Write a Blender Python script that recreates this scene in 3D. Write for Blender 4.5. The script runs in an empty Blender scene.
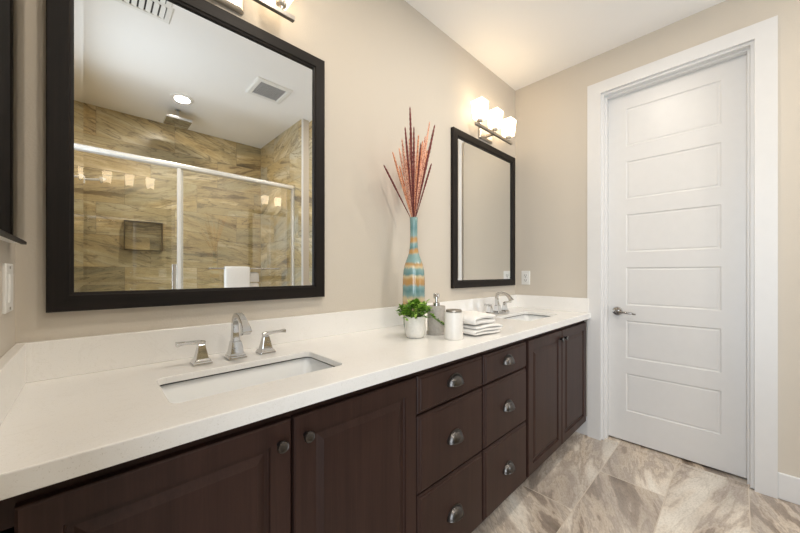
import bpy, bmesh, math, random
from mathutils import Vector, Matrix
random.seed(7)
S = bpy.context.scene
COL = S.collection
PI = math.pi
def R(d): return math.radians(d)

# ------------------------------------------------------------------ camera, world, light, exposure
LX = 2.745            # vanity wall length (x), door wall stands at x = LX
HZ = 2.74             # ceiling height
CT = 0.895            # counter top
cd = bpy.data.cameras.new('camera'); cam = bpy.data.objects.new('camera', cd); COL.objects.link(cam)
cd.sensor_width = 36.0; cd.lens = 323.0 * 36.0 / 800.0
cd.shift_y = 6.1 / 800.0; cd.clip_start = 0.02
cam.location = (0.125, -1.315, 1.186); cam.rotation_euler = (R(90), 0, R(-43.7))
S.camera = cam

w = bpy.data.worlds.new('world'); S.world = w; w.use_nodes = True
w.node_tree.nodes['Background'].inputs[0].default_value = (0.75, 0.87, 1.0, 1)
w.node_tree.nodes['Background'].inputs[1].default_value = 1.0

def area(name, loc, rot, sx, sy, power, color, spread=180):
    l = bpy.data.lights.new(name, 'AREA'); l.shape = 'RECTANGLE'; l.size = sx; l.size_y = sy
    l.energy = power; l.color = color; l.spread = R(spread)
    o = bpy.data.objects.new(name, l); o.location = loc; o.rotation_euler = rot; COL.objects.link(o)
    return o
WINDOW_FILL_POWER = 18; CAN_POWER = 8.6; SHADE_EMIT = 4.0; DOOR_POWER = 26
area('added_window_fill', (2.28, -3.57, 1.55), (R(90), 0, 0), 0.72, 1.4, WINDOW_FILL_POWER, (0.86, 0.93, 1.0))  # weak cool fill lamp added at an unseen window
area('doorway_daylight', (-.16, -1.56, 1.22), (R(90), 0, R(-90)), 0.62, 2.3, DOOR_POWER, (0.85, 0.93, 1.0))
S.view_settings.view_transform = 'Standard'; S.view_settings.look = 'None'
S.view_settings.gamma = 1.0; S.view_settings.use_curve_mapping = False
S.view_settings.exposure = 0.0
S.cycles.max_bounces = 12; S.cycles.diffuse_bounces = 6; S.cycles.glossy_bounces = 6
S.cycles.transparent_max_bounces = 16; S.cycles.caustics_reflective = False; S.cycles.caustics_refractive = False
S.cycles.sample_clamp_indirect = 6.0

# ------------------------------------------------------------------ material helpers
class NT:
    def __init__(s, name):
        s.m = bpy.data.materials.new(name); s.m.use_nodes = True
        s.t = s.m.node_tree; s.b = s.t.nodes['Principled BSDF']; s.out = s.t.nodes['Material Output']
    def n(s, typ, **kw):
        nd = s.t.nodes.new(typ)
        for k, v in kw.items(): setattr(nd, k, v)
        return nd
    def put(s, sock, v):
        if v is None: return
        if isinstance(v, bpy.types.NodeSocket): s.t.links.new(v, sock)
        elif isinstance(v, (tuple, list)):
            v = tuple(v)
            if len(sock.default_value) == 4 and len(v) == 3: v = v + (1,)
            sock.default_value = v
        else: sock.default_value = v
    def math(s, op, a, b=None, c=None):
        nd = s.n('ShaderNodeMath', operation=op)
        s.put(nd.inputs[0], a); s.put(nd.inputs[1], b)
        if c is not None: s.put(nd.inputs[2], c)
        return nd.outputs[0]
    def vec(s, x, y, z):
        nd = s.n('ShaderNodeCombineXYZ'); s.put(nd.inputs[0], x); s.put(nd.inputs[1], y); s.put(nd.inputs[2], z)
        return nd.outputs[0]
    def sep(s, v):
        nd = s.n('ShaderNodeSeparateXYZ'); s.put(nd.inputs[0], v); return nd.outputs
    def coord(s): return s.n('ShaderNodeTexCoord').outputs['Object']
    def mapping(s, v, scale=(1, 1, 1), rot=(0, 0, 0), loc=(0, 0, 0)):
        nd = s.n('ShaderNodeMapping'); s.put(nd.inputs[0], v)
        nd.inputs['Scale'].default_value = scale; nd.inputs['Rotation'].default_value = rot; nd.inputs['Location'].default_value = loc
        return nd.outputs[0]
    def noise(s, v, scale, detail=4, rough=.55, dist=0.0, out=0):
        nd = s.n('ShaderNodeTexNoise'); s.put(nd.inputs['Vector'], v)
        nd.inputs['Scale'].default_value = scale; nd.inputs['Detail'].default_value = detail
        nd.inputs['Roughness'].default_value = rough; nd.inputs['Distortion'].default_value = dist
        return nd.outputs[out]
    def ramp(s, f, stops, interp='LINEAR'):
        nd = s.n('ShaderNodeValToRGB'); nd.color_ramp.interpolation = interp; s.put(nd.inputs[0], f)
        e = nd.color_ramp.elements
        while len(e) < len(stops): e.new(0.5)
        for i, (p, c) in enumerate(stops):
            e[i].position = p; e[i].color = tuple(c) + (1,) if len(c) == 3 else c
        return nd.outputs[0]
    def mix(s, f, a, b, mode='MIX'):
        nd = s.n('ShaderNodeMix', data_type='RGBA', blend_type=mode)
        s.put(nd.inputs[0], f); s.put(nd.inputs[6], a); s.put(nd.inputs[7], b)
        return nd.outputs[2]
    def bump(s, h, strength=.2, dist=.002):
        nd = s.n('ShaderNodeBump'); nd.inputs['Strength'].default_value = strength
        nd.inputs['Distance'].default_value = dist; s.put(nd.inputs['Height'], h)
        s.t.links.new(nd.outputs[0], s.b.inputs['Normal'])
    def set(s, color=None, rough=None, metal=None, spec=None, coat=None):
        s.put(s.b.inputs['Base Color'], color); s.put(s.b.inputs['Roughness'], rough)
        s.put(s.b.inputs['Metallic'], metal)
        if spec is not None: s.put(s.b.inputs['Specular IOR Level'], spec)
        if coat is not None: s.put(s.b.inputs['Coat Weight'], coat)
        return s.m

def simple(name, color, rough=.5, metal=0.0, spec=None, var=.04, scale=60, bump=0.0):
    k = NT(name); v = k.coord(); f = k.noise(v, scale, 3)
    lo = tuple(max(0, c * (1 - var)) for c in color); hi = tuple(min(1, c * (1 + var)) for c in color)
    m = k.set(k.ramp(f, [(.3, lo), (.7, hi)]), rough, metal, spec)
    if bump: k.bump(f, bump, .001)
    return m

M = {}
def wall_paint(name, color):
    k = NT(name); v = k.coord()
    k.set(k.mix(k.noise(v, 3, 2), tuple(c * .98 for c in color), color), .62, spec=.3)
    k.bump(k.noise(v, 130, 3, .6), .22, .003)
    return k.m
M['wall'] = wall_paint('greige_paint', (.615, .564, .49))
M['ceil'] = wall_paint('ceiling_paint', (.90, .895, .885))
M['trim'] = simple('white_trim_paint', (.72, .72, .72), .34, var=.01, scale=20)
M['door'] = simple('white_door_paint', (.70, .70, .70), .34, var=.01, scale=20)

k = NT('white_quartz'); v = k.coord()
sp = k.ramp(k.noise(v, 330, 2, .7), [(.27, (.70, .68, .64)), (.38, (.86, .85, .83))])
vn = k.ramp(k.noise(v, 7, 6, .65, 1.2), [(.485, (0, 0, 0)), (.5, (1, 1, 1)), (.515, (0, 0, 0))])
k.set(k.mix(k.math('MULTIPLY', vn, .18), sp, (.68, .66, .62)), .16); M['quartz'] = k.m

def wood(name, c0, c1, axis, rough, sc=1.0):
    k = NT(name); v = k.coord()
    s = [38 * sc, 38 * sc, 38 * sc]; s[axis] = 1.6 * sc
    g = k.noise(k.mapping(v, tuple(s)), 1.0, 6, .6, .6)
    s2 = [230, 230, 230]; s2[axis] = 7
    g2 = k.noise(k.mapping(v, tuple(s2)), 1.0, 3)
    f = k.math('ADD', k.math('MULTIPLY', g, .7), k.math('MULTIPLY', g2, .3))
    k.set(k.ramp(f, [(.34, c0), (.66, c1)]), rough, spec=.24); k.bump(f, .12, .001)
    return k.m
M['wood'] = wood('espresso_wood', (.026, .0120, .0091), (.047, .0225, .0170), 2, .44, .5)
M['frame_v'] = wood('dark_frame_upright_grain', (.0035, .0026, .0022), (.013, .009, .0075), 2, .5)
M['frame_h'] = wood('dark_frame_level_grain', (.0035, .0026, .0022), (.013, .009, .0075), 0, .5)

M['chrome'] = simple('polished_chrome', (.62, .62, .62), .05, 1.0, var=.01)
M['nickel'] = simple('brushed_nickel', (.50, .465, .42), .30, 1.0, var=.05)
M['pewter'] = simple('aged_pewter', (.115, .108, .105), .30, 1.0, var=.15, scale=120)
M['mirror'] = simple('silvered_glass', (.93, .94, .93), 0.0, 1.0, var=.002)
M['porcelain'] = simple('white_porcelain', (.86, .87, .87), .08, var=.005)
M['plastic'] = simple('white_plastic', (.80, .80, .78), .35, var=.01)
M['slot'] = simple('dark_slot', (.03, .03, .03), .6)
M['grille'] = simple('grey_grille', (.36, .36, .36), .5, var=.1, scale=200)
M['concrete'] = simple('grey_concrete', (.38, .355, .32), .55, var=.12, scale=70, bump=.1)
M['ceramic'] = simple('white_ceramic', (.80, .78, .74), .28, var=.02)
M['pot'] = simple('white_textured_pot', (.80, .78, .735), .45, var=.05, scale=110, bump=.3)
M['lid'] = simple('warm_grey_metal', (.36, .33, .29), .32, .8)
M['soil'] = simple('dark_soil', (.035, .024, .016), .9, var=.5, scale=150, bump=.6)
M['twig'] = simple('green_stem', (.12, .20, .05), .6)
k = NT('white_terry'); v = k.coord(); f = k.noise(v, 420, 3, .7)
k.set(k.ramp(f, [(.3, (.76, .74, .71)), (.7, (.88, .87, .85))]), .95, spec=.1); k.bump(f, .5, .003); M['terry'] = k.m

k = NT('green_leaf'); v = k.coord()
ri = k.n('ShaderNodeNewGeometry').outputs['Random Per Island']
k.set(k.ramp(ri, [(0, (.04, .11, .012)), (.5, (.17, .34, .03)), (1, (.36, .55, .10))]), .42); M['leaf'] = k.m

def glass(name, tint):
    k = NT(name); k.t.nodes.remove(k.b)
    fr = k.n('ShaderNodeFresnel'); fr.inputs[0].default_value = 2.0
    tr = k.n('ShaderNodeBsdfTransparent'); tr.inputs[0].default_value = tint + (1,)
    gl = k.n('ShaderNodeBsdfGlossy'); gl.inputs['Roughness'].default_value = .0
    v = k.noise(k.coord(), 5, 2)
    k.put(gl.inputs['Color'], k.ramp(v, [(.3, (.97, .97, .97)), (.7, (1, 1, 1))]))
    mx = k.n('ShaderNodeMixShader'); k.put(mx.inputs[0], fr.outputs[0])
    k.t.links.new(tr.outputs[0], mx.inputs[1]); k.t.links.new(gl.outputs[0], mx.inputs[2])
    k.t.links.new(mx.outputs[0], k.out.inputs['Surface']); return k.m
M['glass'] = glass('clear_glass', (.97, .985, .975))

def emit(name, color, strength):
    k = NT(name); v = k.noise(k.coord(), 40, 2)
    k.set((.9, .88, .85), .3)
    k.put(k.b.inputs['Emission Color'], k.ramp(v, [(.3, tuple(c * .97 for c in color)), (.7, color)]))
    k.b.inputs['Emission Strength'].default_value = strength
    return k.m
M['shade'] = emit('glowing_opal_glass', (1.0, .77, .50), SHADE_EMIT)
M['lens'] = emit('glowing_lens', (1.0, .93, .82), 8.0)

def tile(name, ax, tw, th, du, dv, stag, stops, grout, gw, rough, vein, rotr, cool, rnd=.10, veins=.8, grn=.45, lw=1.0, fine=.26):
    """large stone look tiles; ax picks the two wall axes, per tile offset and turn of the veining"""
    k = NT(name); c = k.sep(k.coord())
    u = k.math('ADD', c[ax[0]], du); vv = k.math('ADD', c[ax[1]], dv)
    row = k.math('FLOOR', k.math('DIVIDE', vv, th))
    uu = k.math('SUBTRACT', u, k.math('MULTIPLY', row, stag))
    colm = k.math('FLOOR', k.math('DIVIDE', uu, tw))
    fu = k.math('SUBTRACT', uu, k.math('MULTIPLY', colm, tw)); fv = k.math('SUBTRACT', vv, k.math('MULTIPLY', row, th))
    eu = k.math('MINIMUM', fu, k.math('SUBTRACT', tw, fu)); ev = k.math('MINIMUM', fv, k.math('SUBTRACT', th, fv))
    g = k.math('LESS_THAN', k.math('MINIMUM', eu, ev), gw)
    wn = k.n('ShaderNodeTexWhiteNoise', noise_dimensions='2D'); k.put(wn.inputs[0], k.vec(row, colm, 0))
    r = k.sep(wn.outputs['Color'])
    ang = k.math('MULTIPLY', k.math('SUBTRACT', r[0], .5), rotr)
    ca = k.math('COSINE', ang); sa = k.math('SINE', ang)
    x = k.math('SUBTRACT', k.math('MULTIPLY', fu, ca), k.math('MULTIPLY', fv, sa))
    y = k.math('ADD', k.math('MULTIPLY', fu, sa), k.math('MULTIPLY', fv, ca))
    p = k.vec(k.math('ADD', k.math('MULTIPLY', x, vein[0]), k.math('MULTIPLY', r[1], 37)),
              k.math('ADD', k.math('MULTIPLY', y, vein[1]), k.math('MULTIPLY', r[2], 53)), 0)
    n1 = k.noise(p, 1.0, 6, .55, .45)
    n2 = k.noise(p, 3.4, 6, .68, .4)
    f = k.math('ADD', k.math('MULTIPLY', n1, 1 - fine), k.math('MULTIPLY', n2, fine))
    f = k.math('ADD', f, k.math('MULTIPLY', k.math('SUBTRACT', r[1], .5), rnd))
    base = k.ramp(f, stops)
    tint = k.noise(p, .6, 3, .5, .3)
    base = k.mix(k.ramp(tint, [(.44, (0, 0, 0)), (.62, (.6, .6, .6))]), base, cool)
    wob = k.ramp(k.noise(p, .8, 2), [(.4, (.15, .15, .15)), (.6, (1, 1, 1))])
    for sc_, w_, am in ((.8, .013 * lw, veins), (1.7, .02 * lw, veins * .7)):
        ln_ = k.ramp(k.noise(p, sc_, 6, .5, .25), [(.5 - w_, (0, 0, 0)), (.5, (1, 1, 1)), (.5 + w_ * .45, (0, 0, 0))])
        base = k.mix(k.math('MULTIPLY', k.math('MULTIPLY', ln_, wob), am), base, stops[0][1])
    grain = k.noise(k.vec(k.math('MULTIPLY', x, 60), k.math('MULTIPLY', y, 150), r[2]), 1.0, 4, .7)
    base = k.mix(grn, base, k.ramp(grain, [(.36, (.68, .66, .63)), (.56, (1.08, 1.08, 1.08))]), 'MULTIPLY')
    k.set(k.mix(g, base, grout), rough)
    k.bump(k.math('SUBTRACT', 1.0, g), .3, .001)
    return k.m
SH = [(.33, (.11, .078, .042)), (.41, (.28, .20, .10)), (.425, (.42, .32, .165)), (.49, (.50, .375, .185)), (.505, (.42, .315, .15)), (.56, (.56, .44, .24)), (.64, (.68, .58, .39))]
M['tile_back'] = tile('gold_stone_wall_tile', (0, 2), .61, .305, .25, -.02, .2033, SH, (.22, .17, .10), .0014, .28, (1.35, 7.0), .7, (.33, .30, .19), .08, 1.0, .3, 1.5)
M['tile_side'] = tile('gold_stone_wall_tile_return', (1, 2), .61, .305, .4, -.02, .2033, SH, (.22, .17, .10), .0014, .28, (1.35, 7.0), .7, (.40, .40, .34), .08, 1.0, .3, 1.5)
FL = [(.36, (.17, .13, .10)), (.445, (.33, .265, .21)), (.455, (.52, .43, .345)), (.495, (.64, .55, .45)), (.505, (.44, .37, .31)), (.545, (.60, .52, .44)), (.553, (.72, .64, .545)), (.62, (.79, .74, .66))]
M['tile_floor'] = tile('beige_stone_floor_tile', (0, 1), .915, .305, -.04, .135, .46, FL, (.60, .52, .43), .0022, .24, (1.4, 6.0), 1.9, (.38, .335, .30), .06, .3, .45, 1.0, .13)

k = NT('striped_glaze'); v = k.coord(); c = k.sep(v)
zz = k.math('ADD', c[2], k.math('MULTIPLY', k.math('SUBTRACT', k.noise(k.mapping(v, (26, 26, 5)), 1, 4, .7), .5), .045))
TEAL = (.115, .25, .26); TEAL2 = (.21, .35, .34); GOLD = (.50, .29, .10); CREAM = (.60, .49, .30); OR = (.47, .26, .085)
st = [(0, TEAL), (.20, CREAM), (.225, GOLD), (.25, CREAM), (.27, CREAM), (.30, TEAL2), (.34, TEAL), (.375, TEAL2), (.40, OR), (.44, GOLD), (.465, CREAM),
      (.485, TEAL), (.53, TEAL2), (.55, CREAM), (.575, GOLD), (.60, TEAL2), (.665, TEAL2), (.685, GOLD), (.71, OR), (.73, TEAL), (.765, TEAL2), (.785, GOLD), (.81, OR), (.835, TEAL2), (.90, TEAL), (1, TEAL2)]
k.set(k.ramp(k.math('DIVIDE', zz, .58), st), .16, coat=.5); M['glaze'] = k.m

def frond(name, a, b, sc):
    k = NT(name); v = k.coord(); f = k.noise(v, sc, 3, .7)
    k.set(k.ramp(f, [(.42, a), (.53, b)]), .8); k.bump(f, .6, .003); return k.m
M['coral'] = frond('coral_dried_flower', (.36, .085, .055), (.90, .54, .38), 190)
M['rust'] = frond('rust_dried_flower', (.34, .07, .03), (.86, .42, .24), 190)
M['burgundy'] = frond('burgundy_dried_flower', (.07, .012, .012), (.24, .06, .05), 190)

# ------------------------------------------------------------------ object helpers
def mesh_obj(name, bm, mat, parent=None, smooth=False, bevel=0.0, subsurf=0, auto=None):
    bmesh.ops.recalc_face_normals(bm, faces=bm.faces)
    me = bpy.data.meshes.new(name); bm.to_mesh(me); bm.free()
    for m in (mat if isinstance(mat, (list, tuple)) else [mat]): me.materials.append(m)
    if smooth or auto:
        for p in me.polygons: p.use_smooth = True
    if auto: me.set_sharp_from_angle(angle=R(auto))
    o = bpy.data.objects.new(name, me); COL.objects.link(o)
    if parent: o.parent = parent
    if bevel:
        b = o.modifiers.new('bevel', 'BEVEL'); b.width = bevel; b.segments = 2; b.limit_method = 'ANGLE'; b.angle_limit = R(40)
    if subsurf:
        s = o.modifiers.new('sub', 'SUBSURF'); s.levels = subsurf; s.render_levels = subsurf
    return o
def tag(o, label, cat, group=None, kind=None):
    o['label'] = label; o['category'] = cat
    if group: o['group'] = group
    if kind: o['kind'] = kind
    return o
def thing(name, label, cat, loc=(0, 0, 0), rz=0.0, group=None):
    o = bpy.data.objects.new(name, None); COL.objects.link(o); o.empty_display_size = .05
    o.location = loc; o.rotation_euler = (0, 0, rz); return tag(o, label, cat, group)
def struct(name, bm, mat, label=None, cat=None, **kw):
    o = mesh_obj(name, bm, mat, **kw); o['kind'] = 'structure'
    o['label'] = label or name.replace('_', ' '); o['category'] = cat or name.split('_')[0]
    return o
def dup(root, loc, label, rz=None):
    r = root.copy(); COL.objects.link(r); r.location = loc; r['label'] = label
    if rz is not None: r.rotation_euler = (0, 0, rz)
    for ch in list(root.children):
        c = ch.copy(); COL.objects.link(c); c.parent = r
        for g in list(ch.children):
            d = g.copy(); COL.objects.link(d); d.parent = c
    return r

def box(bm, x0, x1, y0, y1, z0, z1, mi=0):
    vs = [bm.verts.new((x, y, z)) for z in (z0, z1) for y in (y0, y1) for x in (x0, x1)]
    for f in ((0, 2, 3, 1), (4, 5, 7, 6), (0, 1, 5, 4), (2, 6, 7, 3), (0, 4, 6, 2), (1, 3, 7, 5)):
        bm.faces.new([vs[i] for i in f]).material_index = mi
def B(*boxes):
    bm = bmesh.new()
    for b in boxes: box(bm, *b)
    return bm
def loops(bm, ls, closed=True, cap0=False, cap1=False, mi=None):
    """skin a list of vertex loops (lists of points)"""
    V = [[bm.verts.new(p) for p in l] for l in ls]
    n = len(V[0])
    for a, b in zip(V[:-1], V[1:]):
        for i in range(n if closed else n - 1):
            j = (i + 1) % n
            f = bm.faces.new((a[i], a[j], b[j], b[i]))
            if mi: f.material_index = mi[i % len(mi)]
    if cap0: bm.faces.new(list(reversed(V[0])))
    if cap1: bm.faces.new(V[-1])
    return V
def lathe(bm, prof, seg=32, c=(0, 0, 0), axis='z', cap0=True, cap1=True):
    ls = []
    for r, h in prof:
        ring = []
        for i in range(seg):
            a = 2 * PI * i / seg; x, y = r * math.cos(a), r * math.sin(a)
            p = {'z': (x, y, h), 'y': (x, h, y), 'x': (h, x, y)}[axis]
            ring.append((c[0] + p[0], c[1] + p[1], c[2] + p[2]))
        ls.append(ring)
    loops(bm, ls, True, cap0, cap1)
def tube(bm, pts, rad, seg=10, caps=True):
    pts = [Vector(p) for p in pts]
    rad = rad if isinstance(rad, (list, tuple)) else [rad] * len(pts)
    ls = []; up = None
    for i, p in enumerate(pts):
        t = (pts[min(i + 1, len(pts) - 1)] - pts[max(i - 1, 0)]).normalized()
        if up is None: up = Vector((0, 0, 1)) if abs(t.z) < .9 else Vector((1, 0, 0))
        a = t.cross(up).normalized(); b = a.cross(t).normalized(); up = b
        ls.append([p + (a * math.cos(2 * PI * q / seg) + b * math.sin(2 * PI * q / seg)) * rad[i] for q in range(seg)])
    loops(bm, ls, True, caps, caps)
def sweep_rect(bm, pts, ws, hs, side):
    """rectangular section swept along a path; side = fixed sideways direction"""
    pts = [Vector(p) for p in pts]; side = Vector(side); ls = []
    for i, p in enumerate(pts):
        t = (pts[min(i + 1, len(pts) - 1)] - pts[max(i - 1, 0)]).normalized()
        n = side.cross(t).normalized()
        a, b = side * ws[i] / 2, n * hs[i] / 2
        ls.append([p - a - b, p + a - b, p + a + b, p - a + b])
    loops(bm, ls, True, True, True)
def squares(bm, prof, c=(0, 0)):
    """stacked squares: (z, half width)"""
    ls = [[(c[0] - h, c[1] - h, z), (c[0] + h, c[1] - h, z), (c[0] + h, c[1] + h, z), (c[0] - h, c[1] + h, z)] for z, h in prof]
    loops(bm, ls, True, True, True)
XZ = lambda u, v, d: (u, -d, v)          # on a wall facing -y
def YZ(x): return lambda u, v, d: (x - d, u, v)   # on the wall facing -x
def rect_rings(bm, r, rings, Mf=XZ, cap=True, mi=None, back=False):
    u0, u1, v0, v1 = r
    ls = [[Mf(u0 + i, v0 + i, d), Mf(u1 - i, v0 + i, d), Mf(u1 - i, v1 - i, d), Mf(u0 + i, v1 - i, d)] for i, d in rings]
    loops(bm, ls, True, back, cap, mi)
def panel_front(bm, r, t, edge, panels, rings, Mf=XZ):
    """a slab (back at d=0, front at d=t, small edge chamfer) whose front carries moulded panels"""
    u0, u1, v0, v1 = r; e = edge
    us = sorted({u0 + e, u1 - e} | {p[0] for p in panels} | {p[1] for p in panels})
    vs = sorted({v0 + e, v1 - e} | {p[2] for p in panels} | {p[3] for p in panels})
    for i in range(len(us) - 1):
        for j in range(len(vs) - 1):
            a, b, c, d = us[i], us[i + 1], vs[j], vs[j + 1]
            if any(abs(a - p[0]) < 1e-6 and abs(b - p[1]) < 1e-6 and abs(c - p[2]) < 1e-6 and abs(d - p[3]) < 1e-6 for p in panels): continue
            bm.faces.new([bm.verts.new(Mf(*q, t)) for q in ((a, c), (b, c), (b, d), (a, d))])
    for p in panels: rect_rings(bm, p, [(i, t - d) for i, d in rings], Mf)
    rect_rings(bm, r, [(0, 0), (0, t - e), (e, t)], Mf, cap=False, back=True)
    bmesh.ops.remove_doubles(bm, verts=bm.verts, dist=1e-5)
def rrect(x0, x1, y0, y1, r, n=6):
    pts = []
    for cx, cy, a0 in ((x1 - r, y1 - r, 0), (x0 + r, y1 - r, 90), (x0 + r, y0 + r, 180), (x1 - r, y0 + r, 270)):
        for i in range(n + 1):
            a = R(a0 + 90 * i / n); pts.append((cx + r * math.cos(a), cy + r * math.sin(a)))
    return pts

# ------------------------------------------------------------------ room shell
SHX, SHB, SHE, GY = 1.66, -2.84, -1.745, -1.93      # shower side wall, back wall, end of its side wall, glass plane
FY = -3.6
struct('floor', B((-.1, LX + .25, FY - .1, .1, -.1, 0)), M['tile_floor'], 'beige and grey stone look tile floor')
struct('ceiling', B((-.1, LX + .25, FY - .1, .1, HZ, HZ + .1)), M['ceil'], 'plain white ceiling')
struct('wall_back', B((-.1, LX + .2, 0, .1, 0, HZ)), M['wall'], 'beige wall behind the vanity and both framed mirrors', 'wall')
struct('wall_left', B((-.12, -.02, -1.22, 0, 0, HZ), (-.12, -.02, FY, -1.90, 0, HZ), (-.12, -.02, -1.90, -1.22, 2.44, HZ)), M['wall'], 'beige wall at the near end of the vanity', 'wall')
DY0, DY1, DZ = -.645, -1.377, 2.455                 # door opening
struct('wall_right', B((LX, LX + .12, DY0, 0, 0, HZ), (LX, LX + .12, FY, DY1, 0, HZ), (LX, LX + .12, DY1, DY0, DZ, HZ)), M['wall'], 'beige wall that holds the white door', 'wall')
WX0, WX1, WZ0, WZ1 = 1.92, 2.64, .85, 2.25
struct('wall_front', B((SHX + .14, WX0, FY - .1, FY, 0, HZ), (WX1, LX, FY - .1, FY, 0, HZ), (WX0, WX1, FY - .1, FY, 0, WZ0), (WX0, WX1, FY - .1, FY, WZ1, HZ)), M['wall'], 'beige wall with an added window behind the viewer', 'wall')
wbm = B((WX0, WX0 + .04, FY - .09, FY - .01, WZ0, WZ1), (WX1 - .04, WX1, FY - .09, FY - .01, WZ0, WZ1), (WX0 + .04, WX1 - .04, FY - .09, FY - .01, WZ0, WZ0 + .04), (WX0 + .04, WX1 - .04, FY - .09, FY - .01, WZ1 - .04, WZ1))
struct('added_window_1', wbm, M['trim'], 'white window frame added in the unseen far wall', 'window')  # out-of-view window, put in to let daylight into the room
# shower walls
NX0, NX1, NZ0, NZ1 = .353, .655, 1.405, 1.692
nb = B((-.02, NX0, SHB - .12, SHB, 0, HZ), (NX1, SHX + .14, SHB - .12, SHB, 0, HZ), (NX0, NX1, SHB - .12, SHB, 0, NZ0), (NX0, NX1, SHB - .12, SHB, NZ1, HZ), (NX0, NX1, SHB - .12, SHB - .065, NZ0, NZ1))
struct('wall_shower_back', nb, M['tile_back'], 'gold brown stone tiled back wall of the shower with a square niche', 'wall')
struct('wall_shower_side', B((SHX, SHX + .012, SHB, SHE, 0, HZ)), M['tile_side'], 'stone tiled side wall at the far end of the shower', 'wall')
struct('wall_shower_end', B((-.02, .012, SHB, GY, 0, HZ)), M['tile_side'], 'stone tiled side wall that carries the hand shower', 'wall')
struct('wall_partition', B((SHX + .012, SHX + .14, FY, SHE, 0, HZ)), M['wall'], 'beige partition wall ending beside the shower', 'wall')
struct('trim_2', B((SHX - .004, SHX + .012, SHE, SHE + .012, 0, HZ)), M['trim'], 'white corner strip at the end of the shower tile', 'trim')
struct('trim_3', B((.012, SHX, GY - .07, GY + .07, 0, .1)), M['tile_back'], 'tiled kerb under the shower doors', 'trim')

# niche edging
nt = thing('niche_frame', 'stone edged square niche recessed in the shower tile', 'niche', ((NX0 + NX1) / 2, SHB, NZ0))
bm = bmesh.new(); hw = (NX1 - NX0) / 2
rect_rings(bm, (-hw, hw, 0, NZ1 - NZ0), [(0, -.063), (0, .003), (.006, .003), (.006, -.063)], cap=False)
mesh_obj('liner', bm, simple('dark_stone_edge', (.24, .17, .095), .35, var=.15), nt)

# baseboards
def bboard(name, boxes, label): struct(name, B(*boxes), M['trim'], label, 'baseboard', bevel=.004)
bboard('baseboard_right', [(LX - .014, LX, FY, -1.459, 0, .137), (LX - .014, LX, -.559, -.475, 0, .137)], 'white baseboard on the door wall')

# door casing
bm = bmesh.new()
ct = .02
box(bm, LX - ct, LX, -.645, -.56, 0, 2.535); box(bm, LX - ct, LX, -1.459, -1.377, 0, 2.535)
box(bm, LX - ct, LX, -1.377, -.645, 2.455, 2.535)
# jamb
for a in ((-.660, -.645), (-1.377, -1.362)): box(bm, LX, LX + .12, a[0], a[1], 0, 2.455)
box(bm, LX, LX + .12, -1.362, -.660, 2.440, 2.455)
# stops
for a in ((-.671, -.660), (-1.362, -1.351)): box(bm, LX + .035, LX + .0725, a[0], a[1], 0, 2.44)
box(bm, LX + .035, LX + .0725, -1.351, -.671, 2.428, 2.44)
struct('trim_1', bm, M['trim'], 'white casing and jamb round the panelled door', 'trim')
struct('threshold', B((LX, LX + .12, -1.377, -.645, -.002, .003)), M['tile_floor'], 'strip of floor tile under the door', 'threshold')
struct('wall_hall', B((LX + .2, LX + .25, -1.6, -.4, 0, HZ)), M['wall'], 'dim wall beyond the closed door', 'wall')

# door slab
dr = thing('door_1', 'white six panel door with a steel lever handle', 'door', (LX + .075, -1.0135, .014)); dr['kind'] = 'structure'
bm = bmesh.new(); hw = .3475
pz = [2.312 - .368 * i for i in range(6)]
pans = [(-.233, .238, z - .262, z) for z in pz]
panel_front(bm, (-hw, hw, 0, 2.42), .04, .002, pans, [(0, 0), (.003, .0035), (.007, .005), (.012, .005), (.016, .003), (.018, .003)], Mf=YZ(.04))
mesh_obj('slab', bm, M['door'], dr)
h = bmesh.new(); hc = (0, .288, .90)
lathe(h, [(.031, 0), (.031, -.006), (.027, -.011), (.013, -.013), (.012, -.045)], 28, hc, 'x')
hd = mesh_obj('door_handle', h, M['chrome'], dr, auto=40)
h = bmesh.new()
M['steel'] = simple('dark_polished_steel', (.30, .29, .28), .16, 1.0)
pts = [(-.048, .292, .90), (-.052, .275, .899), (-.054, .24, .898), (-.050, .20, .894), (-.044, .175, .889)]
tube(h, pts, [.0095, .0080, .0068, .006, .005], 10)
mesh_obj('lever', h, M['steel'], hd, smooth=True)

# ------------------------------------------------------------------ vanity cabinets
CF = -.535           # face of the boxes; doors and drawers stand 0.02 proud
def carcass(t, w_, rails, mids):
    b = bmesh.new(); z0, z1 = .105, .8745; s = .016
    box(b, 0, s, CF + .02, -.005, z0, z1); box(b, w_ - s, w_, CF + .02, -.005, z0, z1)
    box(b, s, w_ - s, CF + .02, -.005, z0, z0 + s); box(b, s, w_ - s, -.011, -.005, z0 + s, z1)
    f = .035
    box(b, 0, f, CF, CF + .02, z0, z1); box(b, w_ - f, w_, CF, CF + .02, z0, z1)
    for r0, r1 in rails: box(b, f, w_ - f, CF, CF + .02, r0, r1)
    for m0, m1 in mids: box(b, m0, m1, CF, CF + .02, rails[0][1], rails[1][0])
    mesh_obj('carcass', b, M['wood'], t)
    b = B((0, w_, -.475, -.46, 0, .105)); mesh_obj('toe_kick', b, M['wood'], t)
DR = [(0, 0), (.0015, .006), (.004, .0080), (.012, .0080), (.028, .0014), (.030, .0004)]
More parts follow.
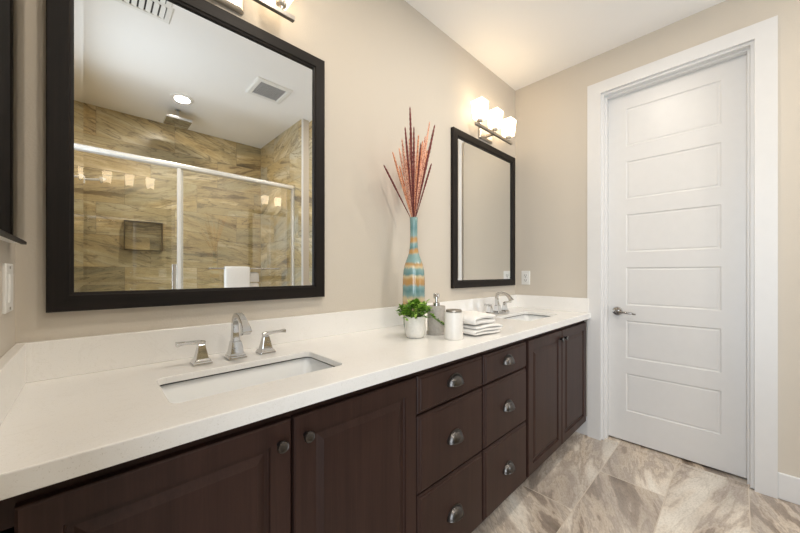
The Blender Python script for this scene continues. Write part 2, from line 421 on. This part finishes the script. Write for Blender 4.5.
def cab_door(t, x0, x1, knob_x, name='door'):
    b = bmesh.new()
    panel_front(b, (x0, x1, .108, .826), .02, .004, [(x0 + .052, x1 - .052, .160, .774)], DR)
    for v_ in b.verts: v_.co.y += CF
    d = mesh_obj(name, b, M['wood'], t)
    b = bmesh.new()
    lathe(b, [(.007, 0), (.007, -.012), (.009, -.015), (.013, -.017), (.014, -.021), (.0125, -.0245), (.0105, -.0235), (.0035, -.0225)], 24, (knob_x, CF - .02, .775), 'y')
    mesh_obj('knob', b, M['pewter'], d, auto=35)
def cup(b, cx, cz, y):
    W, Hh, D = .044, .036, .027; ls = []
    for s_ in (1.0, .90):
        grid = []
        for i in range(9):
            ph = PI / 2 * i / 8
            grid.append([(cx + W * s_ * math.cos(PI * q / 20), y - D * s_ * math.sin(PI * q / 20) * math.sin(ph), cz + Hh * s_ * math.sin(PI * q / 20) * math.cos(ph)) for q in range(21)])
        ls.append(grid)
    loops(b, ls[0], False); loops(b, ls[1], False)
    loops(b, [ls[0][-1], ls[1][-1]], False)
    # rim on the drawer face and lip along the opening
    rim = [[(cx + (W + e) * math.cos(PI * q / 20), y - d, cz + (Hh + e) * math.sin(PI * q / 20)) for q in range(21)] for e, d in ((.004, 0), (.004, .003), (-.002, .004))]
    loops(b, rim, False)
    tube(b, [(cx + W * math.cos(PI * q / 20), y - D * math.sin(PI * q / 20), cz) for q in range(21)], .0022, 6)
def drawer(t, x0, x1, z0, z1):
    b = bmesh.new()
    rect_rings(b, (x0, x1, z0, z1), [(0, 0), (0, .010), (.003, .0135), (.009, .0155), (.012, .0195), (.014, .020)], back=True)
    for v_ in b.verts: v_.co.y += CF
    d = mesh_obj('drawer', b, M['wood'], t)
    b = bmesh.new(); cz = (z0 + z1) / 2 + (0 if z1 - z0 > .2 else .008) - .012
    cup(b, (x0 + x1) / 2, cz, CF - .02); mesh_obj('cup_pull', b, M['pewter'], d, auto=50)
def sink_cab(x0, w_, label, lo, hi):
    t = thing('sink_cabinet', label, 'cabinet', (x0, 0, 0), 0, 'dark vanity cabinets')
    mid = (lo + hi) / 2
    carcass(t, w_, [(.105, .14), (.79, .8745)], [(mid - .03, mid + .03)])
    cab_door(t, lo, mid - .004, mid - .034); cab_door(t, mid + .004, hi, mid + .034)
    return t
def drawer_cab(x0, w_, label):
    t = thing('drawer_cabinet', label, 'cabinet', (x0, 0, 0), 0, 'dark vanity cabinets')
    carcass(t, w_, [(.105, .14), (.815, .8745), (.67, .71), (.395, .43)], [])
    for z0, z1 in ((.105, .408), (.414, .686), (.694, .826)): drawer(t, .006, w_ - .006, z0, z1)
    return t
sink_cab(-.018, .953, 'dark brown two door sink cabinet nearest the viewer, under the first sink', .058, .949)
drawer_cab(.936, .419, 'dark brown three drawer cabinet next to the near sink cabinet')
drawer_cab(1.356, .418, 'dark brown three drawer cabinet next to the far sink cabinet')
sink_cab(1.775, .966, 'dark brown two door sink cabinet beside the white door, under the far sink', .012, .942)

# ------------------------------------------------------------------ countertop
CFY, CB = -.580, .856
sinks = [(.253, .707), (2.03, 2.484)]; SY0, SY1 = -.452, -.214
ctop = thing('countertop', 'long white speckled quartz vanity top with low backsplash', 'countertop', (0, 0, CB))
bm = bmesh.new(); top, bot = [], []
def ringv(pts, z): return [bm.verts.new((x, y, z)) for x, y in pts]
outer = [(-.019, CFY), (LX - .001, CFY), (LX - .001, -.001), (-.019, -.001)]
zt, zl = CT - CB, CT - CB - .0195
inner = [(-.019, CFY + .024), (LX - .001, CFY + .024), (LX - .001, -.001), (-.019, -.001)]
for z, acc, o_ in ((zt, top, outer), (zl, bot, inner)):
    acc.append(ringv(o_, z))
    for s in sinks: acc.append(ringv(rrect(s[0], s[1], SY0, SY1, .022), z))
    ed = [bm.edges.new((l[i], l[(i + 1) % len(l)])) for l in acc for i in range(len(l))]
    bmesh.ops.triangle_fill(bm, use_beauty=True, edges=ed)
for a, b in list(zip(top, bot))[1:]:
    for i in range(len(a)):
        j = (i + 1) % len(a); bm.faces.new((a[i], a[j], b[j], b[i]))
T, I = top[0], bot[0]
lo = ringv(outer[:2], 0); li = ringv(inner[:2], 0)
for q in ((T[0], T[1], lo[1], lo[0]), (lo[0], lo[1], li[1], li[0]), (li[0], li[1], I[1], I[0]), (T[2], T[3], I[3], I[2]),
          (T[1], T[2], I[2], I[1], li[1], lo[1]), (T[3], T[0], lo[0], li[0], I[0], I[3])): bm.faces.new(q)
mesh_obj('slab', bm, M['quartz'], ctop, bevel=.0025)
zs = CT - CB
mesh_obj('backsplash', B((-.019, LX - .001, -.021, -.001, zs, zs + .105)), M['quartz'], ctop, bevel=.002)
mesh_obj('side_splash', B((-.019, .001, CFY + .004, -.0212, zs, zs + .105)), M['quartz'], ctop, bevel=.002)
mesh_obj('side_splash', B((LX - .021, LX - .001, CFY + .01, -.0212, zs, zs + .105)), M['quartz'], ctop, bevel=.002)

# sinks
def sink(x0, x1, label):
    cx, cy = (x0 + x1) / 2, (SY0 + SY1) / 2
    t = thing('sink', label, 'sink', (cx, cy, CT - .0195), 0, 'undermount sinks')
    hx, hy = (x1 - x0) / 2, (SY1 - SY0) / 2; b = bmesh.new(); ls = []
    for e, z, r in ((.03, -.0008, .04), (.012, -.0008, .03), (.009, -.006, .03), (-.002, -.05, .03), (-.012, -.105, .04), (-.03, -.128, .05), (-.06, -.137, .05), (-.105, -.142, .012)):
        ls.append([(x, y, z) for x, y in rrect(-hx - e, hx + e, -hy - e, hy + e, min(r, hy + e - .001))])
    V = loops(b, ls, True, False, True)
    ls = [[(x, y, z) for x, y in rrect(-hx - e, hx + e, -hy - e, hy + e, r)] for e, z, r in ((.03, -.0008, .04), (.03, -.012, .04), (.012, -.014, .04), (.005, -.11, .045), (-.03, -.15, .05))]
    loops(b, ls, True, False, True)
    bmesh.ops.remove_doubles(b, verts=b.verts, dist=1e-5)
    mesh_obj('basin', b, M['porcelain'], t, auto=50)
    b = bmesh.new(); ls = [[(x, y, z) for x, y in rrect(-hx - e, hx + e, -hy - e, hy + e, .022 + e)] for e, z in ((.001, -.0002), (.001, -.0032), (.004, -.0032), (.004, -.0002), (.001, -.0002))]
    loops(b, ls); mesh_obj('seal', b, M['slot'], t)
    b = bmesh.new(); lathe(b, [(.022, -.1418), (.022, -.139), (.018, -.1375), (.012, -.140), (.002, -.140)], 24)
    mesh_obj('drain', b, M['chrome'], t, auto=40)
sink(*sinks[0], 'white rectangular undermount sink nearest the viewer')
sink(*sinks[1], 'white rectangular undermount sink at the door end')

# faucets
def faucet(cx, label):
    t = thing('faucet', label, 'faucet', (cx, -.127, CT + .0003), 0, 'widespread chrome faucets')
    b = bmesh.new()
    squares(b, [(0, .029), (.006, .029), (.0085, .026), (.013, .0255), (.018, .021), (.055, .0155), (.058, .0145)])
    P = [(0, .002, .05), (0, .006, .085), (0, .007, .112), (0, .002, .134), (0, -.012, .145), (0, -.034, .148), (0, -.058, .143), (0, -.080, .130), (0, -.097, .112), (0, -.106, .096)]
    sweep_rect(b, P, [.026, .021, .019, .018, .018, .018, .019, .021, .025, .030], [.026, .022, .019, .018, .017, .016, .016, .018, .022, .027], (1, 0, 0))
    mesh_obj('spout', b, M['chrome'], t, bevel=.0025)
    for s in (-1, 1):
        b = bmesh.new()
        squares(b, [(0, .027), (.006, .027), (.0085, .024), (.012, .0235), (.016, .0185), (.058, .0105), (.062, .009)], (s * .102, 0))
        hd = mesh_obj('handle', b, M['chrome'], t, bevel=.002)
        b = bmesh.new(); x = s * .102
        P = [(x - s * .011, 0, .066), (x + s * .006, 0, .069), (x + s * .022, -.002, .0705), (x + s * .048, -.005, .072), (x + s * .070, -.007, .0715)]
        sweep_rect(b, P, [.019, .020, .017, .016, .020], [.011, .013, .011, .010, .014], (0, 1, 0))
        mesh_obj('lever', b, M['chrome'], hd, bevel=.002)
    return t
fa = faucet(.482, 'chrome widespread faucet with two levers behind the near sink')
dup(fa, (2.225, -.127, CT + .0003), 'chrome widespread faucet with two levers behind the far sink')

# ------------------------------------------------------------------ framed mirrors
def framed_mirror(cx, z0, hw, hh, label):
    t = thing('wall_mirror', label, 'mirror', (cx, 0, z0), 0, 'dark framed vanity mirrors')
    b = bmesh.new()
    rect_rings(b, (-hw, hw, 0, hh), [(0, .0005), (0, .022), (.003, .025), (.044, .025), (.047, .021), (.0535, .0195), (.0535, .004), (.04, .0005)], cap=False, mi=[1, 0, 1, 0])
    mesh_obj('frame', b, [M['frame_v'], M['frame_h']], t)
    b = bmesh.new(); g = .0535; bw = .019
    rect_rings(b, (-hw + g, hw - g, g, hh - g), [(0, .0115), (bw, .0110)])
    mesh_obj('glass', b, M['mirror'], t)
    return t
mr = framed_mirror(.4625, 1.077, .4265, 1.066, 'large dark framed mirror above the near sink, reflecting the shower')
dup(mr, (2.272, 0, 1.081), 'dark framed mirror above the far sink, reflecting the plain beige wall')
t = thing('side_mirror', 'thin edged mirror on the side wall at the picture edge', 'mirror', (0, -.42, 1.256))
b = bmesh.new(); IN = lambda u, v, d: (d, u, v)
box(b, .0, .008, -.36, .335, 0, .007)
mesh_obj('bottom_rail', b, M['frame_h'], t)
b = bmesh.new(); rect_rings(b, (-.352, .335, .0085, .942), [(0, .0005), (0, .0065)], Mf=IN)
mesh_obj('glass', b, M['mirror'], t)
b = bmesh.new(); box(b, -.0197, -.0002, -.35, .325, .002, .94); mesh_obj('backing', b, M['plastic'], t)

# ------------------------------------------------------------------ vanity lights
def vanity_light(cx, label):
    t = thing('vanity_light', label, 'wall lamp', (cx, 0, 2.20), 0, 'three shade vanity lights')
    b = bmesh.new(); rect_rings(b, (-.085, .085, -.026, .085), [(0, .0005), (0, .014), (.004, .018), (.012, .020)], back=True)
    mesh_obj('backplate', b, M['nickel'], t)
    b = bmesh.new(); box(b, -.253, .253, -.095, -.077, -.010, .009); mesh_obj('bar', b, M['nickel'], t, bevel=.002)
    b = bmesh.new(); box(b, -.012, .012, -.077, -.019, -.004, .012); mesh_obj('arm', b, M['nickel'], t, bevel=.002)
    for q in (-.2, 0, .2):
        b = bmesh.new(); c = (q, -.086)
        prof = [(.040, .029), (.046, .034), (.165, .044), (.165, .041), (.048, .031), (.046, .006)]
        squares(b, [(z, h_) for z, h_ in prof[:3]], c)
        bm2 = b
        # open top: drop the upper cap, add the inner wall
        bm2.faces.ensure_lookup_table(); bmesh.ops.delete(bm2, geom=[max(bm2.faces, key=lambda f: f.calc_center_median().z)], context='FACES_ONLY')
        loops(b, [[(c[0] - h_, c[1] - h_, z), (c[0] + h_, c[1] - h_, z), (c[0] + h_, c[1] + h_, z), (c[0] - h_, c[1] + h_, z)] for z, h_ in prof[2:]], True, False, True)
        bmesh.ops.remove_doubles(b, verts=b.verts, dist=1e-5)
        sh = mesh_obj('shade', b, M['shade'], t)
        b = bmesh.new(); lathe(b, [(.009, .008), (.009, .020), (.019, .026), (.021, .033), (.021, .0395)], 20, (q, -.086, 0))
        mesh_obj('socket_cup', b, M['nickel'], sh, auto=40)
    return t
vl = vanity_light(.4595, 'three shade nickel vanity light above the large near mirror')
dup(vl, (2.26, 0, 2.20), 'lit three shade nickel vanity light above the far mirror')

# ------------------------------------------------------------------ outlet, switch, ceiling fittings
def plate(loc, rz, label, name, rocker):
    t = thing(name, label, 'outlet' if not rocker else 'switch', loc, rz)
    if rocker: t.scale = (1.3, 1.0, 1.0)
    b = bmesh.new(); rect_rings(b, (-.036, .036, -.0575, .0575), [(0, .0003), (0, .004), (.003, .006)], back=True)
    mesh_obj('cover_plate', b, M['plastic'], t)
    if rocker:
        b = bmesh.new(); rect_rings(b, (-.0165, .0165, -.033, .033), [(0, .006), (0, .0075), (.002, .009)]); mesh_obj('rocker', b, M['plastic'], t)
    else:
        for z in (-.02, .02):
            b = bmesh.new(); rect_rings(b, (-.017, .017, z - .0145, z + .0145), [(0, .006), (0, .0075), (.003, .0085)])
            s_ = mesh_obj('socket', b, M['plastic'], t)
            b = bmesh.new(); box(b, -.009, -.006, -.0092, -.0084, z - .004, z + .007); box(b, .006, .009, -.0092, -.0084, z - .004, z + .007)
            box(b, -.0025, .0025, -.0092, -.0084, z - .011, z - .006)
            mesh_obj('slots', b, M['slot'], s_)
    for z in ((-.048, .048) if rocker else (0,)):
        b = bmesh.new(); lathe(b, [(.0035, -.0055), (.0035, -.0068)], 10, (0, 0, z), 'y')
        mesh_obj('screw', b, M['lid'], t)
plate((LX, -.0925, 1.143), R(-90), 'white power outlet on the wall beside the far mirror', 'power_outlet', False)
plate((-.02, -.125, 1.150), R(90), 'white rocker switch on the side wall under the side mirror', 'light_switch', True)

def can(x, y, label, visible=True, power=CAN_POWER, spread=180):
    t = thing('recessed_light', label, 'ceiling light', (x, y, HZ), 0, 'recessed ceiling lights')
    b = bmesh.new(); lathe(b, [(.058, 0), (.088, 0), (.088, -.003), (.080, -.007), (.060, -.006), (.058, -.004)], 36, cap0=False, cap1=False)
    mesh_obj('trim_ring', b, M['plastic'], t, auto=40)
    b = bmesh.new(); lathe(b, [(.0595, -.001), (.0595, -.0045), (.03, -.0055)], 36); mesh_obj('lens', b, M['lens'], t)
    l = bpy.data.lights.new('recessed_lamp', 'AREA'); l.shape = 'DISK'; l.size = .115; l.energy = power; l.color = (1.0, .905, .78); l.spread = R(spread)
    o = bpy.data.objects.new('recessed_lamp', l); o.location = (x, y, HZ - .012); COL.objects.link(o)
can(.712, -2.135, 'round recessed light in the shower ceiling', power=12)
can(.72, -.86, 'round recessed light over the near sink'); can(1.75, -.86, 'round recessed light over the far sink')
can(2.2, -2.5, 'round fill light added over the unseen window end', power=12)  # extra ceiling lamp, never in view, added as fill

t = thing('exhaust_fan', 'square white exhaust fan with grey grille on the ceiling', 'vent', (1.225, -1.475, HZ))
b = bmesh.new(); DN = lambda u, v, d: (u, v, -d)
rect_rings(b, (-.145, .145, -.145, .145), [(0, .0003), (0, .008), (.01, .014), (.035, .014), (.042, .006)], Mf=DN, cap=False); mesh_obj('cover', b, M['plastic'], t)
b = bmesh.new(); box(b, -.104, .104, -.104, .104, -.006, -.002)
for i in range(14): box(b, -.103 + i * .015, -.097 + i * .015, -.104, .104, -.011, -.006)
mesh_obj('grille', b, M['grille'], t)
t = thing('air_register', 'white slotted air register on the ceiling', 'vent', (.318, -1.07, HZ))
b = bmesh.new(); rect_rings(b, (-.16, .16, -.09, .09), [(0, .0003), (0, .004), (.006, .008), (.03, .008), (.032, .002)], Mf=DN, cap=False); mesh_obj('cover', b, M['plastic'], t)
b = bmesh.new(); box(b, -.128, .128, -.058, .058, -.0025, -.001); mesh_obj('duct', b, M['slot'], t)
for i in range(8):
    b = bmesh.new(); x = -.112 + i * .032
    loops(b, [[(x - .011, y, -.003), (x + .011, y, -.010), (x + .012, y, -.009), (x - .010, y, -.002)] for y in (-.058, .058)], True, True, True)
    mesh_obj('slat', b, M['plastic'], t)

# ------------------------------------------------------------------ shower
alum = simple('bright_aluminium', (.86, .86, .85), .25, .6, var=.02)
t = thing('shower_door_frame', 'silver header rail and jambs of the sliding shower doors', 'shower frame', (0, GY, .1))
b = bmesh.new(); x0, x1 = .0125, SHX - .0005
loops(b, [[(x, y, z) for y, z in ((-.03, 1.955), (.03, 1.955), (.034, 1.965), (.034, 1.98), (.022, 1.992), (-.022, 1.992), (-.034, 1.98), (-.034, 1.965))] for x in (x0, x1)], True, True, True)
mesh_obj('header', b, alum, t, bevel=.002)
for x in (x0, x1 - .02): mesh_obj('jamb', B((x, x + .02, -.026, .026, .022, 1.955)), alum, t, bevel=.002)
mesh_obj('bottom_track', B((x0, x1, -.03, .03, .0002, .02)), M['chrome'], t, bevel=.002)
def sdoor(x0, x1, y, label):
    t = thing('shower_door', label, 'shower door', ((x0 + x1) / 2, y, .125), 0, 'sliding glass shower doors')
    hw = (x1 - x0) / 2
    b = bmesh.new(); vs = [b.verts.new(p) for p in ((-hw + .01, 0, .01), (hw - .01, 0, .01), (hw - .01, 0, 1.92), (-hw + .01, 0, 1.92))]; b.faces.new(vs)
    mesh_obj('pane', b, M['glass'], t)
    return t, hw
d1, hw = sdoor(.034, .685, GY - .014, 'clear glass shower door nearer the hand shower')
mesh_obj('stile', B((hw - .018, hw, -.007, .007, 0, 1.925)), alum, d1)
b = bmesh.new(); box(b, .245, .275, .020, .032, .72, 1.13); box(b, .252, .268, .0005, .020, .75, .77); box(b, .252, .268, .0005, .020, 1.08, 1.10)
mesh_obj('pull_handle', b, M['chrome'], d1, bevel=.002)
d2, hw = sdoor(.638, SHX - .022, GY + .014, 'clear glass shower door with the towel rail')
mesh_obj('stile', B((-hw, -hw + .024, -.008, .012, 0, 1.925)), alum, d2)
cxd = (.638 + SHX - .022) / 2
b = bmesh.new(); bx0, bx1 = .855 - cxd, 1.475 - cxd; BY = .055
tube(b, [(bx0, BY, 1.098), (bx1, BY, 1.098)], .006, 12)
tube(b, [(bx0, BY, .945), (bx1 + .1, BY, .945)], .006, 12)
for x in (bx0 + .02, bx1 - .02):
    for z in (1.098, .945): tube(b, [(x, .0005, z), (x, BY, z)], .007, 10)
mesh_obj('towel_bar', b, M['chrome'], d2, auto=40)

def ribbon(b, path, th, x0, x1, nx, wob=.002, seed=0, skew=0.0):
    """cloth of thickness th following path in the (y,z) plane, width along x"""
    rnd = random.Random(seed); P = [Vector((0, p[0], p[1])) for p in path]; n = len(P); N = []
    for i in range(n):
        t_ = (P[min(i + 1, n - 1)] - P[max(i - 1, 0)]).normalized(); N.append(Vector((0, -t_.z, t_.y)))
    ls = []
    for j in range(nx + 1):
        f = j / nx; x = x0 + (x1 - x0) * f; e = 1.0 if 0 < j < nx else .55
        o = [P[i] + N[i] * th / 2 * e for i in range(n)] + [P[i] - N[i] * th / 2 * e for i in reversed(range(n))]
        ls.append([(x + skew * p.z + rnd.uniform(-wob, wob), p.y + rnd.uniform(-wob, wob), p.z + rnd.uniform(-wob, wob) * .5) for p in o])
    V = loops(b, ls, True)
    for o in (V[0], V[-1]):
        for i in range(n - 1): b.faces.new((o[i], o[i + 1], o[2 * n - 2 - i], o[2 * n - 1 - i]))
# towel over the upper rail
ty, tz = GY + .014 + BY, .125 + 1.098
b = bmesh.new(); r_ = .0165
arc = [(r_ * math.cos(R(a)), r_ * math.sin(R(a))) for a in range(0, 181, 30)]
path = [(r_ + .004, z) for z in (-.42, -.33, -.24, -.15, -.07)] + arc + [(-r_ - .002, z) for z in (-.07, -.15, -.24, -.33, -.36)]
ribbon(b, path, .009, -.125, .09, 7, .001, 3)
tw = mesh_obj('hand_towel', b, M['terry'], smooth=True, subsurf=1); tw.location = (1.105, ty, tz)
tag(tw, 'white hand towel folded over the shower door rail', 'towel')
b = bmesh.new(); ribbon(b, [(-.024, z) for z in (-.03, -.1, -.2, -.3, -.38)], .009, .02, .185, 5, .001, 4)
mesh_obj('back_fold', b, M['terry'], tw, smooth=True, subsurf=1)

# rain head, hand shower
t = thing('rain_shower_head', 'square chrome rain shower head hanging from the ceiling', 'shower head', (.722, -2.41, HZ))
b = bmesh.new(); lathe(b, [(.025, -.0005), (.025, -.006), (.012, -.012), (.010, -.014), (.010, -.092), (.016, -.097)], 24); mesh_obj('arm', b, M['chrome'], t, auto=40)
b = bmesh.new(); rect_rings(b, (-.10, .10, -.10, .10), [(.03, .095), (.004, .098), (0, .101), (0, .122), (.004, .125)], Mf=DN, back=True); mesh_obj('head', b, M['chrome'], t)
t = thing('hand_shower', 'chrome hand shower on a short bracket at the shower wall', 'shower head', (.0125, -2.42, 1.95))
b = bmesh.new(); lathe(b, [(.028, 0), (.028, .006), (.012, .010), (.012, .045)], 20, (0, 0, 0), 'x'); box(b, .04, .075, -.018, .018, -.03, .03); mesh_obj('bracket', b, alum, t, bevel=.002)
b = bmesh.new(); tube(b, [(.07, 0, .005), (.12, .0, .012), (.175, .0, .022)], [.009, .010, .012], 12); tube(b, [(.16, 0, .035), (.19, 0, .01)], [.014, .03], 14); mesh_obj('wand', b, alum, t, auto=45)

# ------------------------------------------------------------------ things on the counter
E0 = CT + .0003
VX, VY = 1.353, -.135
b = bmesh.new()
prof = [(.046, 0), (.050, .003), (.0545, .02), (.058, .08), (.059, .18), (.0585, .25), (.055, .30), (.047, .335), (.036, .365), (.027, .39), (.022, .42), (.0195, .46), (.019, .50), (.0195, .55), (.0215, .578), (.0205, .580), (.018, .576), (.0165, .50), (.017, .44), (.024, .39), (.044, .33), (.054, .25), (.054, .05), (.04, .008)]
lathe(b, prof, 48)
for v_ in b.verts:
    a = math.atan2(v_.co.y, v_.co.x); rr = 1 + .006 * math.sin(a * 14)
    v_.co.x *= rr; v_.co.y *= rr
vz = mesh_obj('vase', b, M['glaze'], smooth=True); vz.location = (VX, VY, E0)
tag(vz, 'tall bottle vase with teal, gold and cream bands', 'vase')

def stem(l, h, dep, mat, label, cat, rad):
    """l: sideways reach seen from the room, h: tip height over the viewer's eye, dep: reach along the depth"""
    l0, h0 = l, h
    for _ in range(4):
        dy = -.30 * l + dep; dx = (l + .691 * dy) / .723; kz = (1.705 + dx * .691 + dy * .723) / 1.705; l = l0 * kz; h = h0 * kz
    top = 1.186 + h; zn = E0 + .575; H = top - zn; sx, sy = dx / (H + .029), dy / (H + .029)
    n = 22; pts, rads = [], []
    for q in range(n + 1):
        z = (E0 + .14) + (top - E0 - .14) * q / n
        e = max(0, z - zn) + .029; g = max(0, (z - zn) / H)
        pts.append((sx * e, sy * e, z - E0))
        r_ = .0013 if g <= .02 else .0013 + (rad - .0013) * min(1, e * 3.2) * (1 if g < .8 else max(.35, 1 - (g - .8) * 3.0))
        rads.append(r_ * (1.1 if q % 2 else .94))
    # finer bumps
    P2, R2 = [], []
    for q in range(n):
        for s_ in range(4):
            f = s_ / 4; P2.append(Vector(pts[q]).lerp(Vector(pts[q + 1]), f)); base = rads[q] * (1 - f) + rads[q + 1] * f
            R2.append(base * (1.18 if s_ % 2 else .88) if base > .002 else base)
    P2.append(Vector(pts[n])); R2.append(.001)
    b = bmesh.new(); tube(b, P2, R2, 7)
    o = mesh_obj('dried_stem', b, mat, smooth=True); o.location = (VX, VY, E0)
    tag(o, label, cat, 'dried stems in the vase')
px = 1.705 / 323
BUR = [(382, 165, .02, 'burgundy dried stem leaning out lowest towards the large mirror'), (407.5, 107, -.09, 'tallest burgundy dried stem, standing upright in the vase'),
       (402.5, 127, -.085, 'burgundy dried stem just beside the tallest, on the large mirror side'), (433, 125, -.085, 'burgundy dried stem leaning high towards the far mirror'),
       (429.5, 163.5, -.10, 'burgundy dried stem leaning out lowest towards the far mirror'), (411, 127, -.125, 'short burgundy dried stem close against the tallest one'), (418, 143, -.14, 'short burgundy dried stem in the middle of the bunch')]
for i, (u, v, dep, lab) in enumerate(BUR):
    stem((u - 412.5) * px, (272.6 - v) * px, dep, M['burgundy'], lab, 'dried stem', (.0062, .0058, .0052, .0060, .0060, .0045, .0045)[i])
COR = [(389, 152), (393, 163), (396.5, 148), (399, 139), (401, 150), (404, 143), (407, 139), (409, 150), (413, 137), (414.5, 152), (417, 135), (420, 148), (423, 141), (425.5, 136), (427, 150), (424, 158), (430.5, 122), (398, 166), (405, 160), (420, 165)]
for i, (u, v) in enumerate(sorted(COR)):
    stem((u - 412.5) * px * .95, (272.6 - v) * px, (-.05, .04, -.01, .08)[i % 4], M['coral'] if i % 3 else M['rust'],
         'coral dried stem bunched in the striped vase' if i % 3 else 'rust orange dried stem bunched in the striped vase', 'dried stem', .0054)

# potted plant
t = thing('potted_plant', 'small bushy green plant in a white round pot', 'plant', (1.178, -.312, E0))
b = bmesh.new(); lathe(b, [(.030, 0), (.036, .002), (.042, .010), (.0455, .024), (.0465, .045), (.0460, .075), (.0455, .094), (.0445, .096), (.0425, .094), (.042, .07), (.04, .06)], 36, cap1=True)
mesh_obj('pot', b, M['pot'], t, auto=50)
b = bmesh.new(); lathe(b, [(.0415, .072), (.0412, .084), (.02, .087), (.001, .088)], 24); mesh_obj('soil', b, M['soil'], t, smooth=True)
lf = bmesh.new(); sm = bmesh.new(); rl = random.Random(5)
def leaf(bm_, p, d, ln, wd, roll):
    d = Vector(d).normalized(); s_ = d.cross(Vector((0, 0, 1)))
    s_ = (s_.normalized() if s_.length > .05 else Vector((1, 0, 0))); s_ = Matrix.Rotation(roll, 3, d) @ s_; nn = s_.cross(d)
    prof = [(0, .08), (.25, .75), (.5, 1), (.75, .78), (.95, .25)]; rows = []
    for f, ww in prof:
        c = Vector(p) + d * ln * f + nn * (-.25 * ln * f * f)
        rows.append([c - s_ * wd * ww / 2 + nn * .12 * wd * ww, c, c + s_ * wd * ww / 2 + nn * .12 * wd * ww])
    loops(bm_, rows, False)
for i in range(84):
    a = rl.uniform(0, 2 * PI); el = rl.uniform(-.05, 1.5); q_ = rl.uniform(.78, 1.06)
    p0 = Vector((.02 * math.cos(a), .02 * math.sin(a), .085))
    p2 = Vector((.088 * math.cos(a) * math.cos(el) * q_, .088 * math.sin(a) * math.cos(el) * q_, .092 + .068 * math.sin(el) * q_))
    p1 = p0.lerp(p2, .55) + Vector((0, 0, .016)); dv = (p2 - p0).normalized()
    tube(sm, [p0, p1, p2], [.0012, .001, .0007], 5)
    for q in range(6):
        f = rl.uniform(.45, 1.03); p = p0.lerp(p1, f / .6) if f < .6 else p1.lerp(p2, (f - .6) / .4)
        ld = dv * .6 + Vector((rl.uniform(-1, 1), rl.uniform(-1, 1), rl.uniform(-.4, .9)))
        if math.hypot(p.x - .132, p.y + .013) < .078: continue
        leaf(lf, p, ld, rl.uniform(.018, .027), rl.uniform(.013, .019), rl.uniform(-.7, .7))
dvx = Vector((.78, -.62, 0))
for i in range(3):
    p0 = Vector((.02, -.015, .088)); p2 = Vector((.062 + .008 * i, -.096 - .008 * i, .072 - .012 * i)); p1 = p0.lerp(p2, .5) + Vector((0, 0, .022))
    tube(sm, [p0, p1, p2], [.0012, .001, .0007], 5)
    for q in range(11):
        p = p1.lerp(p2, rl.uniform(-.2, 1.02)); leaf(lf, p, dvx + Vector((rl.uniform(-1, 1), rl.uniform(-1, 1), rl.uniform(-.4, .5))), rl.uniform(.012, .018), rl.uniform(.009, .013), rl.uniform(-.6, .6))
mesh_obj('foliage', lf, M['leaf'], t, smooth=True); mesh_obj('twigs', sm, M['twig'], t, smooth=True)

# soap dispenser
t = thing('soap_dispenser', 'grey stone soap dispenser with a chrome pump', 'dispenser', (1.31, -.325, E0))
b = bmesh.new(); lathe(b, [(.046, 0), (.0465, .002), (.0465, .012), (.0425, .0135), (.0425, .130), (.041, .133), (.012, .1325)], 40); mesh_obj('bottle', b, M['concrete'], t, auto=40)
b = bmesh.new(); lathe(b, [(.017, .1325), (.017, .146), (.014, .149), (.006, .150), (.006, .166), (.013, .168), (.0145, .186), (.012, .192), (.002, .193)], 24)
mesh_obj('pump', b, M['chrome'], t, auto=40)
b = bmesh.new(); tube(b, [(0, 0, .183), (-.012, -.012, .184), (-.024, -.024, .180)], [.006, .006, .005], 10)
t.rotation_euler = (0, 0, R(0)); mesh_obj('nozzle', b, M['chrome'], t, auto=40)

# tumbler with lid
t = thing('canister', 'white ceramic canister with a warm grey lid', 'canister', (1.279, -.450, E0))
b = bmesh.new(); lathe(b, [(.038, 0), (.040, .002), (.0405, .006), (.0405, .116), (.0395, .118), (.035, .118), (.0345, .10)], 40); mesh_obj('body', b, M['ceramic'], t, auto=40)
b = bmesh.new(); lathe(b, [(.0335, .1185), (.0345, .1195), (.0345, .126), (.033, .128), (.002, .1285)], 40); mesh_obj('lid', b, M['lid'], t, auto=40)

# folded towels (two, one on the other)
def folded(w_, d_, layers, th, z0, seed):
    """serpentine fold seen from the side, open ends and round folds"""
    path = []; g = th * 1.02
    for L in range(layers):
        z = z0 + th / 2 + L * g; ys = [(-d_ / 2 + d_ * q / 6) for q in range(7)]
        if L % 2: ys = ys[::-1]
        path += [(y, z + .002 * math.sin(y * 40 + L)) for y in ys]
        if L < layers - 1:
            e = ys[-1] + (.009 if ys[-1] > 0 else -.009); path.append((e, z + g / 2))
    b = bmesh.new(); ribbon(b, path, th * .98, -w_ / 2, w_ / 2, 9, .0012, seed); return b
b = folded(.165, .185, 3, .0142, 0, 2); o = mesh_obj('folded_towel', b, M['terry'], smooth=True, subsurf=1); o.location = (1.474, -.437, E0 + .004); o.rotation_euler = (0, 0, R(-8 + 90))
tag(o, 'white folded hand towel lying on the counter, under another', 'towel', 'folded white towels')
b = folded(.155, .165, 2, .022, 0, 9)
for v_ in b.verts: v_.co.z += .010 * math.exp(-((v_.co.x) ** 2 + (v_.co.y - .01) ** 2) / .003) * (v_.co.z / .04)
o = mesh_obj('folded_towel', b, M['terry'], smooth=True, subsurf=1); o.location = (1.462, -.430, E0 + .0495); o.rotation_euler = (0, 0, R(-3 + 90))
tag(o, 'white folded hand towel on top of the other folded towel', 'towel', 'folded white towels')
